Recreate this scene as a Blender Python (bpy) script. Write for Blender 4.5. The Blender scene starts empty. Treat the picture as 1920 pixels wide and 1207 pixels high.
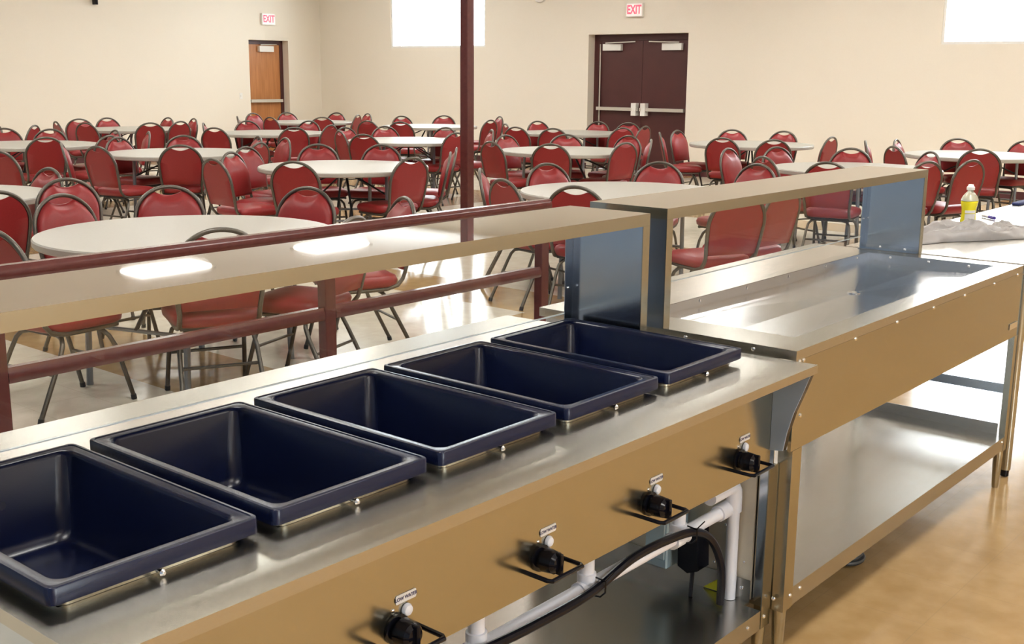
LAMP_STR, WORLD_STR, EXPOSURE = 20.0, 14.0, 0.45
import bpy, bmesh, math, random
from mathutils import Vector, Matrix, noise
random.seed(7)
SC = bpy.context.scene
COL = SC.collection
PI = math.pi

# ------------------------------------------------------------------ materials
def mat(name, color, rough=0.5, metal=0.0, spec=0.5, emit=None, estr=0.0, coat=0.0, trans=0.0):
    m = bpy.data.materials.new(name); m.use_nodes = True
    b = m.node_tree.nodes['Principled BSDF']
    b.inputs['Base Color'].default_value = (*color, 1)
    b.inputs['Roughness'].default_value = rough
    b.inputs['Metallic'].default_value = metal
    b.inputs['Specular IOR Level'].default_value = spec
    b.inputs['Coat Weight'].default_value = coat
    b.inputs['Transmission Weight'].default_value = trans
    if emit:
        b.inputs['Emission Color'].default_value = (*emit, 1)
        b.inputs['Emission Strength'].default_value = estr
    return m

def nodes(m):
    return m.node_tree.nodes, m.node_tree.links, m.node_tree.nodes['Principled BSDF']

def add_noise(m, scale, c0, c1, stretch=(1, 1, 1), bump=0.0, rough=None, detail=3):
    n, l, b = nodes(m)
    tc = n.new('ShaderNodeTexCoord'); mp = n.new('ShaderNodeMapping'); nz = n.new('ShaderNodeTexNoise')
    mp.inputs['Scale'].default_value = stretch
    nz.inputs['Scale'].default_value = scale; nz.inputs['Detail'].default_value = detail
    l.new(tc.outputs['Object'], mp.inputs['Vector']); l.new(mp.outputs['Vector'], nz.inputs['Vector'])
    cr = n.new('ShaderNodeValToRGB')
    cr.color_ramp.elements[0].position = 0.3; cr.color_ramp.elements[1].position = 0.7
    cr.color_ramp.elements[0].color = (*c0, 1); cr.color_ramp.elements[1].color = (*c1, 1)
    l.new(nz.outputs['Fac'], cr.inputs['Fac']); l.new(cr.outputs['Color'], b.inputs['Base Color'])
    if bump:
        bp = n.new('ShaderNodeBump'); bp.inputs['Strength'].default_value = bump; bp.inputs['Distance'].default_value = 0.002
        l.new(nz.outputs['Fac'], bp.inputs['Height']); l.new(bp.outputs['Normal'], b.inputs['Normal'])
    if rough:
        mr = n.new('ShaderNodeMapRange'); mr.inputs['To Min'].default_value = rough[0]; mr.inputs['To Max'].default_value = rough[1]
        l.new(nz.outputs['Fac'], mr.inputs['Value']); l.new(mr.outputs['Result'], b.inputs['Roughness'])
    return m

def steel(name, col, r0, r1, stretch, scale=6.0, bump=0.02):
    m = mat(name, col, (r0 + r1) / 2, 1.0)
    c1 = tuple(min(1, c * 1.006) for c in col); c0 = tuple(c * 0.994 for c in col)
    return m

STEEL_TOP = steel('brushed_steel_top', (0.53, 0.51, 0.46), 0.24, 0.30, (0.6, 14, 14), bump=0.0)
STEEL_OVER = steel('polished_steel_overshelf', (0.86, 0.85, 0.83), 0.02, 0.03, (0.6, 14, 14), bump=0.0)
STEEL_FRONT = steel('brushed_steel_front', (0.485, 0.46, 0.375), 0.19, 0.22, (0.6, 14, 14), bump=0.0)
STEEL_END = steel('brushed_steel_end', (0.54, 0.59, 0.65), 0.15, 0.19, (9, 9, 0.6), bump=0.0)
STEEL_SHELF = steel('mill_steel_shelf', (0.49, 0.475, 0.44), 0.25, 0.29, (1, .6, 1), 2.0, bump=0.0)
STEEL_LINER = mat('steel_liner_floor_reflection', (0.74, 0.69, 0.57), 0.38, 0.35)  # cream base colour stands in for the floor reflected in the end panel
STEEL_WELL = steel('bright_steel_basin', (0.70, 0.72, 0.75), 0.18, 0.26, (2, 2, 2), bump=0.0)
CHROME = mat('chrome_hardware', (0.85, 0.86, 0.88), 0.08, 1.0)
GALV = mat('galvanised_box', (0.42, 0.55, 0.62), 0.35, 0.3)
BRACK = mat('blue_bracket_steel', (0.36, 0.45, 0.58), 0.30, 0.35)  # even blue-grey metal for the side bracket
PAN = mat('navy_black_pan_plastic', (0.003, 0.0045, 0.019), 0.26, 0.0, 0.4)
add_noise(PAN, 3, (0.0029, 0.0054, 0.0245), (0.0033, 0.0060, 0.0265))
BLACK = mat('black_plastic', (0.004, 0.004, 0.007), 0.15, 0, 0.3)
CORD = mat('black_cord_rubber', (0.004, 0.004, 0.009), 0.28, 0, 0.3)
PVC = mat('white_pvc', (0.86, 0.86, 0.92), 0.3)
LABEL = mat('white_label', (0.72, 0.70, 0.68), 0.4)
INK = mat('label_ink', (0.05, 0.04, 0.10), 0.5)
YELLOW = mat('yellow_warning_label', (0.80, 0.76, 0.05), 0.45)
LENS = mat('clear_lens', (0.85, 0.86, 0.92), 0.1, 0.0, 0.8)
MAROON = mat('maroon_paint', (0.085, 0.020, 0.020), 0.22, 0.0, 0.5)
add_noise(MAROON, 30, (0.080, 0.019, 0.019), (0.095, 0.024, 0.022))
DOORM = mat('dark_maroon_door_paint', (0.062, 0.014, 0.014), 0.4)
add_noise(DOORM, 3, (0.058, 0.013, 0.013), (0.068, 0.016, 0.015))
WOOD = mat('orange_wood_door', (0.42, 0.17, 0.05), 0.4)
add_noise(WOOD, 4, (0.36, 0.135, 0.038), (0.48, 0.20, 0.065), (6, 6, 0.5))
ALU = mat('aluminium_hardware', (0.70, 0.68, 0.62), 0.35, 0.7)
WALL = mat('cream_wall_paint', (0.82, 0.75, 0.625), 0.75, 0, 0.3)
add_noise(WALL, 60, (0.80, 0.745, 0.645), (0.81, 0.755, 0.655), bump=0.02)
BLUEWALL = mat('blue_grey_reflector_wall', (0.30, 0.42, 0.58), 0.6)  # blue invented for the unseen left wall, to be reflected in the steel
add_noise(BLUEWALL, 50, (0.28, 0.38, 0.54), (0.30, 0.40, 0.56))
CEIL = mat('white_ceiling_tile', (0.80, 0.78, 0.72), 0.9)
add_noise(CEIL, 80, (0.84, 0.83, 0.81), (0.88, 0.87, 0.85))
BASE = mat('dark_maroon_vinyl_base', (0.075, 0.018, 0.02), 0.45)
VINYL = mat('red_vinyl', (0.21, 0.014, 0.016), 0.42, 0.0, 0.4)
add_noise(VINYL, 120, (0.225, 0.015, 0.017), (0.245, 0.018, 0.020), bump=0.05)
FRAME = mat('pewter_chair_frame', (0.11, 0.10, 0.085), 0.36, 0.7)
add_noise(FRAME, 300, (0.085, 0.077, 0.065), (0.135, 0.122, 0.104))
GLIDE = mat('black_glide', (0.015, 0.015, 0.018), 0.5)
TTOP = mat('pale_table_plastic', (0.66, 0.63, 0.53), 0.38)
add_noise(TTOP, 90, (0.35, 0.342, 0.302), (0.37, 0.362, 0.32), bump=0.02)
TLEG = mat('grey_table_leg', (0.22, 0.23, 0.25), 0.35, 0.6)
WHITE = mat('white_plastic', (0.80, 0.79, 0.75), 0.4)
REDL = mat('exit_red_letters', (0.85, 0.03, 0.08), 0.4, emit=(1.0, 0.10, 0.14), estr=0.9)
EXITF = mat('exit_sign_face', (0.85, 0.80, 0.76), 0.4, emit=(1.0, 0.80, 0.78), estr=0.25)
LAMP = mat('fluorescent_diffuser', (0.9, 0.9, 0.85), 0.5, emit=(1.0, 0.975, 0.93), estr=LAMP_STR)
SOAP = mat('yellow_dish_soap', (0.90, 0.80, 0.02), 0.15, coat=0.5)
CLEARP = mat('milky_clear_bottle', (0.80, 0.80, 0.62), 0.2, trans=0.55)
BAGM = mat('grey_plastic_film', (0.30, 0.285, 0.275), 0.42, trans=0.15)
MARK = mat('purple_marker', (0.05, 0.03, 0.25), 0.3)
NAVY = mat('navy_cloth', (0.02, 0.03, 0.12), 0.7)
COIL = mat('dark_hose', (0.03, 0.035, 0.04), 0.35)

def glass_mat():
    m = bpy.data.materials.new('clear_glass'); m.use_nodes = True
    n, l = m.node_tree.nodes, m.node_tree.links
    n.clear()
    out = n.new('ShaderNodeOutputMaterial'); mix = n.new('ShaderNodeMixShader')
    tr = n.new('ShaderNodeBsdfTransparent'); gl = n.new('ShaderNodeBsdfGlossy'); lw = n.new('ShaderNodeLayerWeight'); fr = n.new('ShaderNodeMath'); f2 = n.new('ShaderNodeMath')
    f2.operation = 'POWER'; f2.inputs[1].default_value = 5.0; l.new(lw.outputs['Facing'], f2.inputs[0])
    fr.operation = 'MULTIPLY_ADD'; fr.inputs[1].default_value = 0.9; fr.inputs[2].default_value = 0.035; l.new(f2.outputs[0], fr.inputs[0]); gl.inputs['Roughness'].default_value = 0.02
    tr.inputs['Color'].default_value = (0.97, 0.985, 0.98, 1)
    l.new(fr.outputs[0], mix.inputs['Fac']); l.new(tr.outputs['BSDF'], mix.inputs[1]); l.new(gl.outputs['BSDF'], mix.inputs[2])
    l.new(mix.outputs['Shader'], out.inputs['Surface'])
    return m
GLASS = glass_mat()
GEDGE = mat('polished_glass_edge', (0.75, 0.82, 0.85), 0.1, 0.0, 0.8)

def floor_mat():
    m = mat('polished_vinyl_tile', (0.7, 0.6, 0.45), 0.14, 0.0, 0.5)
    n, l, b = nodes(m)
    g = n.new('ShaderNodeNewGeometry'); sx = n.new('ShaderNodeSeparateXYZ')
    l.new(g.outputs['Position'], sx.inputs['Vector'])
    def M(op, a, bb=None):
        k = n.new('ShaderNodeMath'); k.operation = op
        for i, v in enumerate((a, bb)):
            if v is None: continue
            if isinstance(v, (int, float)): k.inputs[i].default_value = v
            else: l.new(v, k.inputs[i])
        return k.outputs[0]
    def band(s, off, period, w):       # 1 inside a repeating band
        return M('LESS_THAN', M('MODULO', M('ADD', s, off), period), w)
    bx = band(sx.outputs['X'], 20 * 2.64 - 3.09, 2.64, 0.61)
    by = band(sx.outputs['Y'], 20 * 2.64 - 4.10, 2.64, 0.61)
    kit = M('LESS_THAN', sx.outputs['Y'], 2.30)
    fac = M('MAXIMUM', M('MAXIMUM', bx, by), kit)
    nz = n.new('ShaderNodeTexNoise'); nz.inputs['Scale'].default_value = 9; nz.inputs['Detail'].default_value = 4
    l.new(g.outputs['Position'], nz.inputs['Vector'])
    def ramp(c0, c1):
        r = n.new('ShaderNodeValToRGB'); r.color_ramp.elements[0].position = .35; r.color_ramp.elements[1].position = .68
        r.color_ramp.elements[0].color = (*c0, 1); r.color_ramp.elements[1].color = (*c1, 1)
        l.new(nz.outputs['Fac'], r.inputs['Fac']); return r.outputs['Color']
    tan = ramp((0.36, 0.225, 0.095), (0.43, 0.28, 0.13)); cream = ramp((0.62, 0.565, 0.46), (0.70, 0.64, 0.53))
    mx = n.new('ShaderNodeMix'); mx.data_type = 'RGBA'
    l.new(fac, mx.inputs[0]); l.new(cream, mx.inputs[6]); l.new(tan, mx.inputs[7])
    # thin joints between 305 mm tiles
    jx = M('LESS_THAN', M('MODULO', M('ADD', sx.outputs['X'], 30.5 - 3.09), 0.305), 0.003)
    jy = M('LESS_THAN', M('MODULO', M('ADD', sx.outputs['Y'], 30.5 - 4.10), 0.305), 0.003)
    j = M('MULTIPLY', M('MAXIMUM', jx, jy), 0.25)
    m2 = n.new('ShaderNodeMix'); m2.data_type = 'RGBA'
    l.new(j, m2.inputs[0]); l.new(mx.outputs[2], m2.inputs[6]); m2.inputs[7].default_value = (0.25, 0.18, 0.10, 1)
    # scuffs
    sc = n.new('ShaderNodeTexNoise'); sc.inputs['Scale'].default_value = 45; sc.inputs['Detail'].default_value = 2
    l.new(g.outputs['Position'], sc.inputs['Vector'])
    sm = M('MULTIPLY', M('GREATER_THAN', sc.outputs['Fac'], 0.74), 0.2)
    m3 = n.new('ShaderNodeMix'); m3.data_type = 'RGBA'
    l.new(sm, m3.inputs[0]); l.new(m2.outputs[2], m3.inputs[6]); m3.inputs[7].default_value = (0.30, 0.17, 0.07, 1)
    l.new(m3.outputs[2], b.inputs['Base Color'])
    bp = n.new('ShaderNodeBump'); bp.inputs['Strength'].default_value = 0.05; bp.inputs['Distance'].default_value = 0.004
    n2 = n.new('ShaderNodeTexNoise'); n2.inputs['Scale'].default_value = 3.5
    l.new(g.outputs['Position'], n2.inputs['Vector']); l.new(n2.outputs['Fac'], bp.inputs['Height']); l.new(bp.outputs['Normal'], b.inputs['Normal'])
    return m
FLOORM = floor_mat()

# ------------------------------------------------------------------ mesh helpers
class MB:
    def __init__(s): s.bm = bmesh.new()
    def box(s, x0, x1, y0, y1, z0, z1, bev=0.0, seg=1):
        vs = [s.bm.verts.new((x, y, z)) for x in (x0, x1) for y in (y0, y1) for z in (z0, z1)]
        F = [(0, 1, 3, 2), (4, 6, 7, 5), (0, 4, 5, 1), (2, 3, 7, 6), (0, 2, 6, 4), (1, 5, 7, 3)]
        fs = [s.bm.faces.new([vs[i] for i in f]) for f in F]
        if bev:
            es = list({e for f in fs for e in f.edges})
            bmesh.ops.bevel(s.bm, geom=es, offset=bev, segments=seg, affect='EDGES', profile=0.5)
        return s
    def loft(s, loops, cap0=True, cap1=True, closed=False):
        L = [[s.bm.verts.new(p) for p in lp] for lp in loops]
        n = len(L[0]); k = len(L)
        for a in range(k if closed else k - 1):
            A, B = L[a], L[(a + 1) % k]
            for i in range(n):
                s.bm.faces.new((A[i], A[(i + 1) % n], B[(i + 1) % n], B[i]))
        if not closed:
            if cap0: s.bm.faces.new(list(reversed(L[0])))
            if cap1: s.bm.faces.new(L[-1])
        return s
    def tube(s, pts, r, seg=8, closed=False, squash=None):
        pts = [Vector(p) for p in pts]; n = len(pts)
        T = []
        for i in range(n):
            a = pts[i - 1] if (i > 0 or closed) else pts[i]
            b = pts[(i + 1) % n] if (i < n - 1 or closed) else pts[i]
            T.append((b - a).normalized())
        up = Vector((0, 0, 1)) if abs(T[0].z) < .9 else Vector((0, 1, 0))
        N = (up - T[0] * up.dot(T[0])).normalized(); loops = []
        for i in range(n):
            N = (N - T[i] * N.dot(T[i])).normalized(); B = T[i].cross(N)
            rr = r[i] if isinstance(r, (list, tuple)) else r
            k = squash or (1, 1)
            loops.append([pts[i] + (N * math.cos(a) * k[0] + B * math.sin(a) * k[1]) * rr for a in [2 * PI * j / seg for j in range(seg)]])
        return s.loft(loops, closed=closed)
    def lathe(s, prof, c=(0, 0, 0), seg=24, axis='z'):
        loops = []
        for r, h in prof:
            lp = []
            for j in range(seg):
                a = 2 * PI * j / seg; u, v = r * math.cos(a), r * math.sin(a)
                lp.append((c[0] + u, c[1] + v, c[2] + h) if axis == 'z' else
                          (c[0] + u, c[1] - h, c[2] + v) if axis == '-y' else (c[0] - h, c[1] - u, c[2] + v))
            loops.append(lp)
        return s.loft(loops)
    def plate(s, us, vs, holes, w0, w1, fn):
        """grid plate with rectangular holes; fn(u,v,w)->xyz"""
        nu, nv = len(us) - 1, len(vs) - 1
        solid = lambda i, j: 0 <= i < nu and 0 <= j < nv and (i, j) not in holes
        cache = {}
        def V(i, j, k):
            if (i, j, k) not in cache: cache[(i, j, k)] = s.bm.verts.new(fn(us[i], vs[j], (w0, w1)[k]))
            return cache[(i, j, k)]
        for i in range(nu):
            for j in range(nv):
                if not solid(i, j): continue
                s.bm.faces.new([V(i, j, 1), V(i + 1, j, 1), V(i + 1, j + 1, 1), V(i, j + 1, 1)])
                s.bm.faces.new([V(i, j, 0), V(i, j + 1, 0), V(i + 1, j + 1, 0), V(i + 1, j, 0)])
                for (di, dj, a, b) in ((-1, 0, (i, j), (i, j + 1)), (1, 0, (i + 1, j + 1), (i + 1, j)), (0, -1, (i + 1, j), (i, j)), (0, 1, (i, j + 1), (i + 1, j + 1))):
                    if not solid(i + di, j + dj):
                        s.bm.faces.new([V(*a, 0), V(*b, 0), V(*b, 1), V(*a, 1)])
        return s
    def prism(s, poly, fn, w0, w1):
        return s.loft([[fn(u, v, w0) for u, v in poly], [fn(u, v, w1) for u, v in poly]])
    def poly(s, *ps):
        s.bm.faces.new([s.bm.verts.new(p) for p in ps]); return s
    def build(s, name, m, parent=None, org=None, sharp=35, smooth=True):
        bmesh.ops.recalc_face_normals(s.bm, faces=s.bm.faces)
        if org is None and parent is not None: org = base_of(parent)
        if org is not None:
            bmesh.ops.translate(s.bm, verts=s.bm.verts, vec=-Vector(org))
        me = bpy.data.meshes.new(name); s.bm.to_mesh(me); s.bm.free()
        me.materials.append(m)
        if smooth:
            me.shade_smooth(); me.set_sharp_from_angle(angle=math.radians(sharp))
        o = bpy.data.objects.new(name, me); COL.objects.link(o)
        if parent is not None: o.parent = parent
        elif org is not None: o.location = org
        return o
def base_of(o):
    v = Vector(o.location)
    while o.parent is not None:
        o = o.parent; v = v + Vector(o.location)
    return v
def thing(name, label, cat, loc=(0, 0, 0), rz=0.0, group=None):
    o = bpy.data.objects.new(name, None); COL.objects.link(o)
    o.empty_display_size = 0.1
    o.location = loc; o.rotation_euler = (0, 0, rz)
    return tag(o, label, cat, group)
def tag(o, label, cat, group=None):
    o['label'] = label; o['category'] = cat
    if group: o['group'] = group
    return o
def struct(o): o['kind'] = 'structure'; return o
def copy_tree(o, parent=None):
    c = o.copy(); COL.objects.link(c); c.parent = parent
    for ch in list(o.children): copy_tree(ch, c)
    return c
def text_mesh(txt, size, name, m, parent, mtx, extrude=0.0005, bold=False):
    cu = bpy.data.curves.new(name, 'FONT'); cu.body = txt; cu.size = size; cu.extrude = extrude
    cu.align_x = 'CENTER'; cu.align_y = 'CENTER'
    if bold: cu.offset = size * 0.03
    t = bpy.data.objects.new(name + '_tmp', cu); COL.objects.link(t)
    dg = bpy.context.evaluated_depsgraph_get()
    me = bpy.data.meshes.new_from_object(t.evaluated_get(dg))
    bpy.data.objects.remove(t); bpy.data.curves.remove(cu)
    me.name = name; me.materials.clear(); me.materials.append(m)
    o = bpy.data.objects.new(name, me); COL.objects.link(o)
    me.transform(Matrix.Translation(-base_of(parent)) @ mtx)
    o.parent = parent
    return o
def screw(c, d, parent, r=0.006, name='screw'):
    """domed screw head at c looking along d"""
    d = Vector(d).normalized(); c = Vector(c)
    q = d.to_track_quat('Z', 'Y').to_matrix()
    b = MB(); prof = [(r, 0), (r * .9, r * .35), (r * .5, r * .62), (r * .08, r * .7)]
    b.loft([[c + q @ Vector((rr * math.cos(2 * PI * j / 10), rr * math.sin(2 * PI * j / 10), h)) for j in range(10)] for rr, h in prof])
    return b.build(name, CHROME, parent)
def rrect(x0, x1, y0, y1, r, z, n=5):
    pts = []
    for cx, cy, a0 in ((x1 - r, y1 - r, 0), (x0 + r, y1 - r, 90), (x0 + r, y0 + r, 180), (x1 - r, y0 + r, 270)):
        for k in range(n):
            a = math.radians(a0 + 90 * k / (n - 1)); pts.append((cx + r * math.cos(a), cy + r * math.sin(a), z))
    return pts
# ------------------------------------------------------------------ room shell
XW, YW, ZC = 15.64, 18.23, 3.7
XL, YN = -3.0, -4.0
def fx(u, v, w): return (XW + w, u, v)       # wall at x = XW, thickness outward
def fy(u, v, w): return (u, YW + w, v)
DB = (9.663, 11.561, 2.18)                    # double door opening y0,y1,top
W1 = (13.82, 16.20, 2.00, 3.2); W2 = (3.39, 5.774, 1.965, 3.2)
us = sorted({YN, W2[0], W2[1], DB[0], DB[1], W1[0], W1[1], YW + .25}); vs = sorted({0, W2[2], W1[2], DB[2], 3.2, ZC})
holes = {(i, j) for i in range(len(us) - 1) for j in range(len(vs) - 1)
         if (DB[0] <= us[i] < DB[1] and vs[j] < DB[2]) or (W1[0] <= us[i] < W1[1] and W1[2] <= vs[j] < 3.2) or (W2[0] <= us[i] < W2[1] and W2[2] <= vs[j] < 3.2)}
struct(MB().plate(us, vs, holes, 0, .25, fx).build('wall_right', WALL, smooth=False))
DL = (13.877, 14.82, 2.135)
us = [XL, DL[0], DL[1], XW]; vs = [0, DL[2], ZC]
struct(MB().plate(us, vs, {(1, 0)}, 0, .25, fy).build('wall_back', WALL, smooth=False))
struct(MB().box(XL - .2, XL, YN, YW + .25, 0, ZC).build('wall_left', BLUEWALL, smooth=False))  # unseen wall, given blue-grey to tint the steel reflections
W3 = (.6, 2.1, .95, 2.15)                     # added window behind the camera, sends cool light under the steam table
struct(MB().plate([XL - .2, W3[0], W3[1], XW + .25], [0, W3[2], W3[3], ZC], {(1, 1)}, -.2, 0, lambda u, v, w: (u, YN + w, v)).build('wall_front', WALL, smooth=False))
b = MB(); t = .04; y0, y1 = YN - .14, YN - .08
b.box(W3[0], W3[0] + t, y0, y1, W3[2], W3[3]).box(W3[1] - t, W3[1], y0, y1, W3[2], W3[3]).box(W3[0] + t, W3[1] - t, y0, y1, W3[2], W3[2] + t).box(W3[0] + t, W3[1] - t, y0, y1, W3[3] - t, W3[3])
w = struct(b.build('window_3', WHITE, smooth=False))
MB().box(W3[0] + t, W3[1] - t, YN - .113, YN - .107, W3[2] + t, W3[3] - t).build('window_pane', GLASS, w, smooth=False)
struct(MB().box(XL - .2, XW + .25, YN - .2, YW + .25, -.1, 0).build('floor', FLOORM, smooth=False))
struct(MB().box(XL - .2, XW + .25, YN - .2, YW + .25, ZC, ZC + .1).build('ceiling', CEIL, smooth=False))
struct(MB().box(XW - .008, XW - .0005, YN, DB[0] - .001, .001, .10).box(XW - .008, XW - .0005, DB[1] + .001, YW, .001, .10).build('baseboard_right', BASE, smooth=False))
struct(MB().box(XL, DL[0] - .001, YW - .008, YW - .0005, .001, .10).box(DL[1] + .001, XW - .009, YW - .008, YW - .0005, .001, .10).build('baseboard_back', BASE, smooth=False))
for k, W in ((1, W1), (2, W2)):
    b = MB(); t = .035
    y0, y1, z0, z1 = W
    x0, x1 = XW + .015, XW + .075
    b.box(x0, x1, y0, y0 + t, z0, z1).box(x0, x1, y1 - t, y1, z0, z1).box(x0, x1, y0 + t, y1 - t, z0, z0 + t).box(x0, x1, y0 + t, y1 - t, z1 - t, z1)
    w = struct(b.build('window_%d' % k, WHITE, smooth=False))
    MB().box(XW + .042, XW + .048, y0 + t, y1 - t, z0 + t, z1 - t).build('window_pane', GLASS, w, smooth=False)

# ------------------------------------------------------------------ doors
def panic_bar(parent, fn, u0, u1, z, latch_u):
    b = MB()
    P = lambda u, v, w: fn(u, w, v)
    b.prism([(u0, z - .026), (u1, z - .026), (u1, z + .026), (u0, z + .026)], lambda u, v, w: fn(u, v, w), .035, .085)
    o = b.build('panic_bar', ALU, parent, smooth=False)
    lb = MB().prism([(latch_u - .045, z - .10), (latch_u + .045, z - .10), (latch_u + .045, z - .03), (latch_u + .03, z - .015), (latch_u + .03, z + .015), (latch_u + .045, z + .03), (latch_u + .045, z + .10), (latch_u - .045, z + .10)], fn, .001, .10)
    lb.build('latch_case', WHITE, o, smooth=False)
    return o
d = struct(thing('door_1', 'dark maroon double exit doors with panic bars', 'door', (XW + .17, (DB[0] + DB[1]) / 2, 0)))
for kk in ('label', 'category'): del d[kk]
xf = XW + .17
b = MB(); f = .095
for y0, y1, z0, z1 in ((DB[0] + .001, DB[0] + f, 0.001, DB[2] - .001), (DB[1] - f, DB[1] - .001, 0.001, DB[2] - .001), (DB[0] + f, DB[1] - f, DB[2] - f, DB[2] - .001)):
    b.box(xf, xf + .06, y0, y1, z0, z1)
b.box(xf + .0602, xf + .075, DB[0] + .001, DB[1] - .001, .001, DB[2] - .001)  # added sheet behind the leaves, blocks daylight at the gaps
b.build('door_frame', DOORM, d, smooth=False)
ym = (DB[0] + DB[1]) / 2
fD = lambda u, v, w: (xf + .012 - w, u, v)
for y0, y1, lt in ((ym + .003, DB[1] - f - .002, ym + .09), (DB[0] + f + .002, ym - .003, ym - .09)):
    lf = MB().box(xf + .012, xf + .055, y0, y1, .008, DB[2] - f - .004).build('door_leaf', DOORM, d, smooth=False)
    panic_bar(lf, fD, y0 + .01, y1 - .01, .995, lt)
    h = y1 - .10 if lt > ym else y0 + .10
    s = -1 if lt > ym else 1
    c = MB().prism([(h, 1.925), (h + s * .36, 1.925), (h + s * .36, 2.03), (h, 2.03)], fD, .002, .06).build('door_closer', WHITE, lf, smooth=False)
    MB().tube([fD(h + s * .05, 2.045, .05), fD(h + s * .30, 2.05, .12), fD(h + s * .62, 2.062, .03)], .010, 6).build('closer_arm', ALU, c)
MB().tube([fD(DB[1] - f - .03, .05, .02), fD(DB[1] - f - .03, 2.03, .02)], .012, 6).build('edge_strip', ALU, d)

d2 = struct(thing('door_2', 'wooden exit door', 'door', ((DL[0] + DL[1]) / 2, YW + .17, 0)))
for kk in ('label', 'category'): del d2[kk]
yf = YW + .17; f = .075
b = MB()
for x0, x1, z0, z1 in ((DL[0] + .001, DL[0] + f, .001, DL[2] - .001), (DL[1] - f, DL[1] - .001, .001, DL[2] - .001), (DL[0] + f, DL[1] - f, DL[2] - f, DL[2] - .001)):
    b.box(x0, x1, yf, yf + .06, z0, z1)
b.box(DL[0] + .001, DL[1] - .001, yf + .0602, yf + .075, .001, DL[2] - .001)  # same added light-blocking sheet behind the wooden leaf
b.build('door_frame', DOORM, d2, smooth=False)
fL = lambda u, v, w: (u, yf + .012 - w, v)
lf = MB().box(DL[0] + f + .002, DL[1] - f - .002, yf + .012, yf + .055, .008, DL[2] - f - .004).build('door_leaf', WOOD, d2, smooth=False)
b = MB().prism([(DL[0] + .09, .965), (DL[1] - .09, .965), (DL[1] - .09, 1.02), (DL[0] + .09, 1.02)], fL, .02, .09)
b.build('panic_bar', ALU, lf, smooth=False)
c = MB().prism([(14.22, 1.92), (14.56, 1.92), (14.56, 2.03), (14.22, 2.03)], fL, .002, .07).build('door_closer', WHITE, lf, smooth=False)
MB().tube([fL(14.26, 2.05, .05), fL(14.45, 2.055, .12), fL(14.66, 2.062, .03)], .010, 6).build('closer_arm', ALU, c)

# ------------------------------------------------------------------ things on the walls
def exit_sign(c, fn, label):
    e = thing('exit_sign', label, 'sign', c)
    w, h = .155, .105
    MB().prism([(-w, -h), (w, -h), (w, h), (-w, h)], lambda u, v, k: fn(u, v, k), .001, .05).build('housing', WHITE, e, org=(0, 0, 0), smooth=False).location = -Vector(c)
    MB().prism([(-w + .012, -h + .012), (w - .012, -h + .012), (w - .012, h - .012), (-w + .012, h - .012)], lambda u, v, k: fn(u, v, k), .0502, .053).build('face', EXITF, e, org=(0, 0, 0), smooth=False).location = -Vector(c)
    X = Vector(fn(1, 0, 0)) - Vector(fn(0, 0, 0)); Z = Vector((0, 0, 1)); N = Vector(fn(0, 0, 1)) - Vector(fn(0, 0, 0))
    m = Matrix((X, Z, N)).transposed().to_4x4(); m.translation = Vector(fn(0, 0, .0545))
    text_mesh('EXIT', .165, 'exit_letters', REDL, e, m @ Matrix.Diagonal((.80, 1.12, 1, 1)), bold=True)
    return e
exit_sign((XW, 10.646, 2.542), lambda u, v, w: (XW - w, 10.646 - u, 2.542 + v), 'lit red EXIT sign on wall above maroon double doors')
exit_sign((14.334, YW, 2.525), lambda u, v, w: (14.334 + u, YW - w, 2.525 + v), 'lit red EXIT sign on wall above wooden door')
tag(MB().lathe([(.15, .001), (.16, .03), (.15, .055), (.12, .062), (.01, .064)], (XW, 12.57, 2.872), 32, '-x').build('wall_clock', WHITE, org=(XW, 12.57, 2.872)), 'round white fixture high on wall left of double doors', 'clock')
sw = thing('light_switch', 'small white light switch plate left of wooden door', 'switch', (13.653, YW, 1.092))
MB().box(13.618, 13.688, YW - .008, YW - .001, 1.035, 1.15, .002).build('switch_plate', WHITE, sw)
MB().box(13.643, 13.663, YW - .018, YW - .0085, 1.075, 1.11).build('toggle', WHITE, sw)
tag(MB().box(10.70, 10.755, YW - .10, YW - .001, 2.615, 2.90, .006).box(10.715, 10.74, YW - .16, YW - .10, 2.70, 2.86, .004).build('wall_bracket', BLACK, org=(10.7275, YW, 2.75)), 'narrow dark bracket high on left wall at top edge', 'bracket')

# ------------------------------------------------------------------ ceiling lights
def ceiling_light(x, y):
    o = thing('ceiling_light', 'recessed fluorescent ceiling light with white diffuser', 'ceiling light', (x, y, ZC), 0, 'ceiling lights in rows')
    b = MB()
    for a in ((x - .63, x - .60, y - .33, y + .33), (x + .60, x + .63, y - .33, y + .33), (x - .6, x + .6, y - .33, y - .30), (x - .6, x + .6, y + .30, y + .33)):
        b.box(*a, ZC - .03, ZC - .001)
    b.build('fixture_frame', WHITE, o, smooth=False)
    MB().box(x - .598, x + .598, y - .298, y + .298, ZC - .025, ZC - .002).build('diffuser', LAMP, o, smooth=False)
    return o
proto = ceiling_light(2.0, 3.3)
for y in (3.3, 7.1, 10.9, 14.7):
    for x in (2.0, 5.65, 9.55, 12.75):
        if (x, y) == (2.0, 3.3): continue
        c = copy_tree(proto); c.location = (x, y, ZC)
for x, y in ((-1.0, .2), (2.0, .2), (5.6, .2), (9.2, .2), (0.5, -2.6), (4.0, -2.6), (12.5, .2)):  # unseen lights added for the kitchen side and under the tables
    c = copy_tree(proto); c.location = (x, y, ZC)
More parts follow.
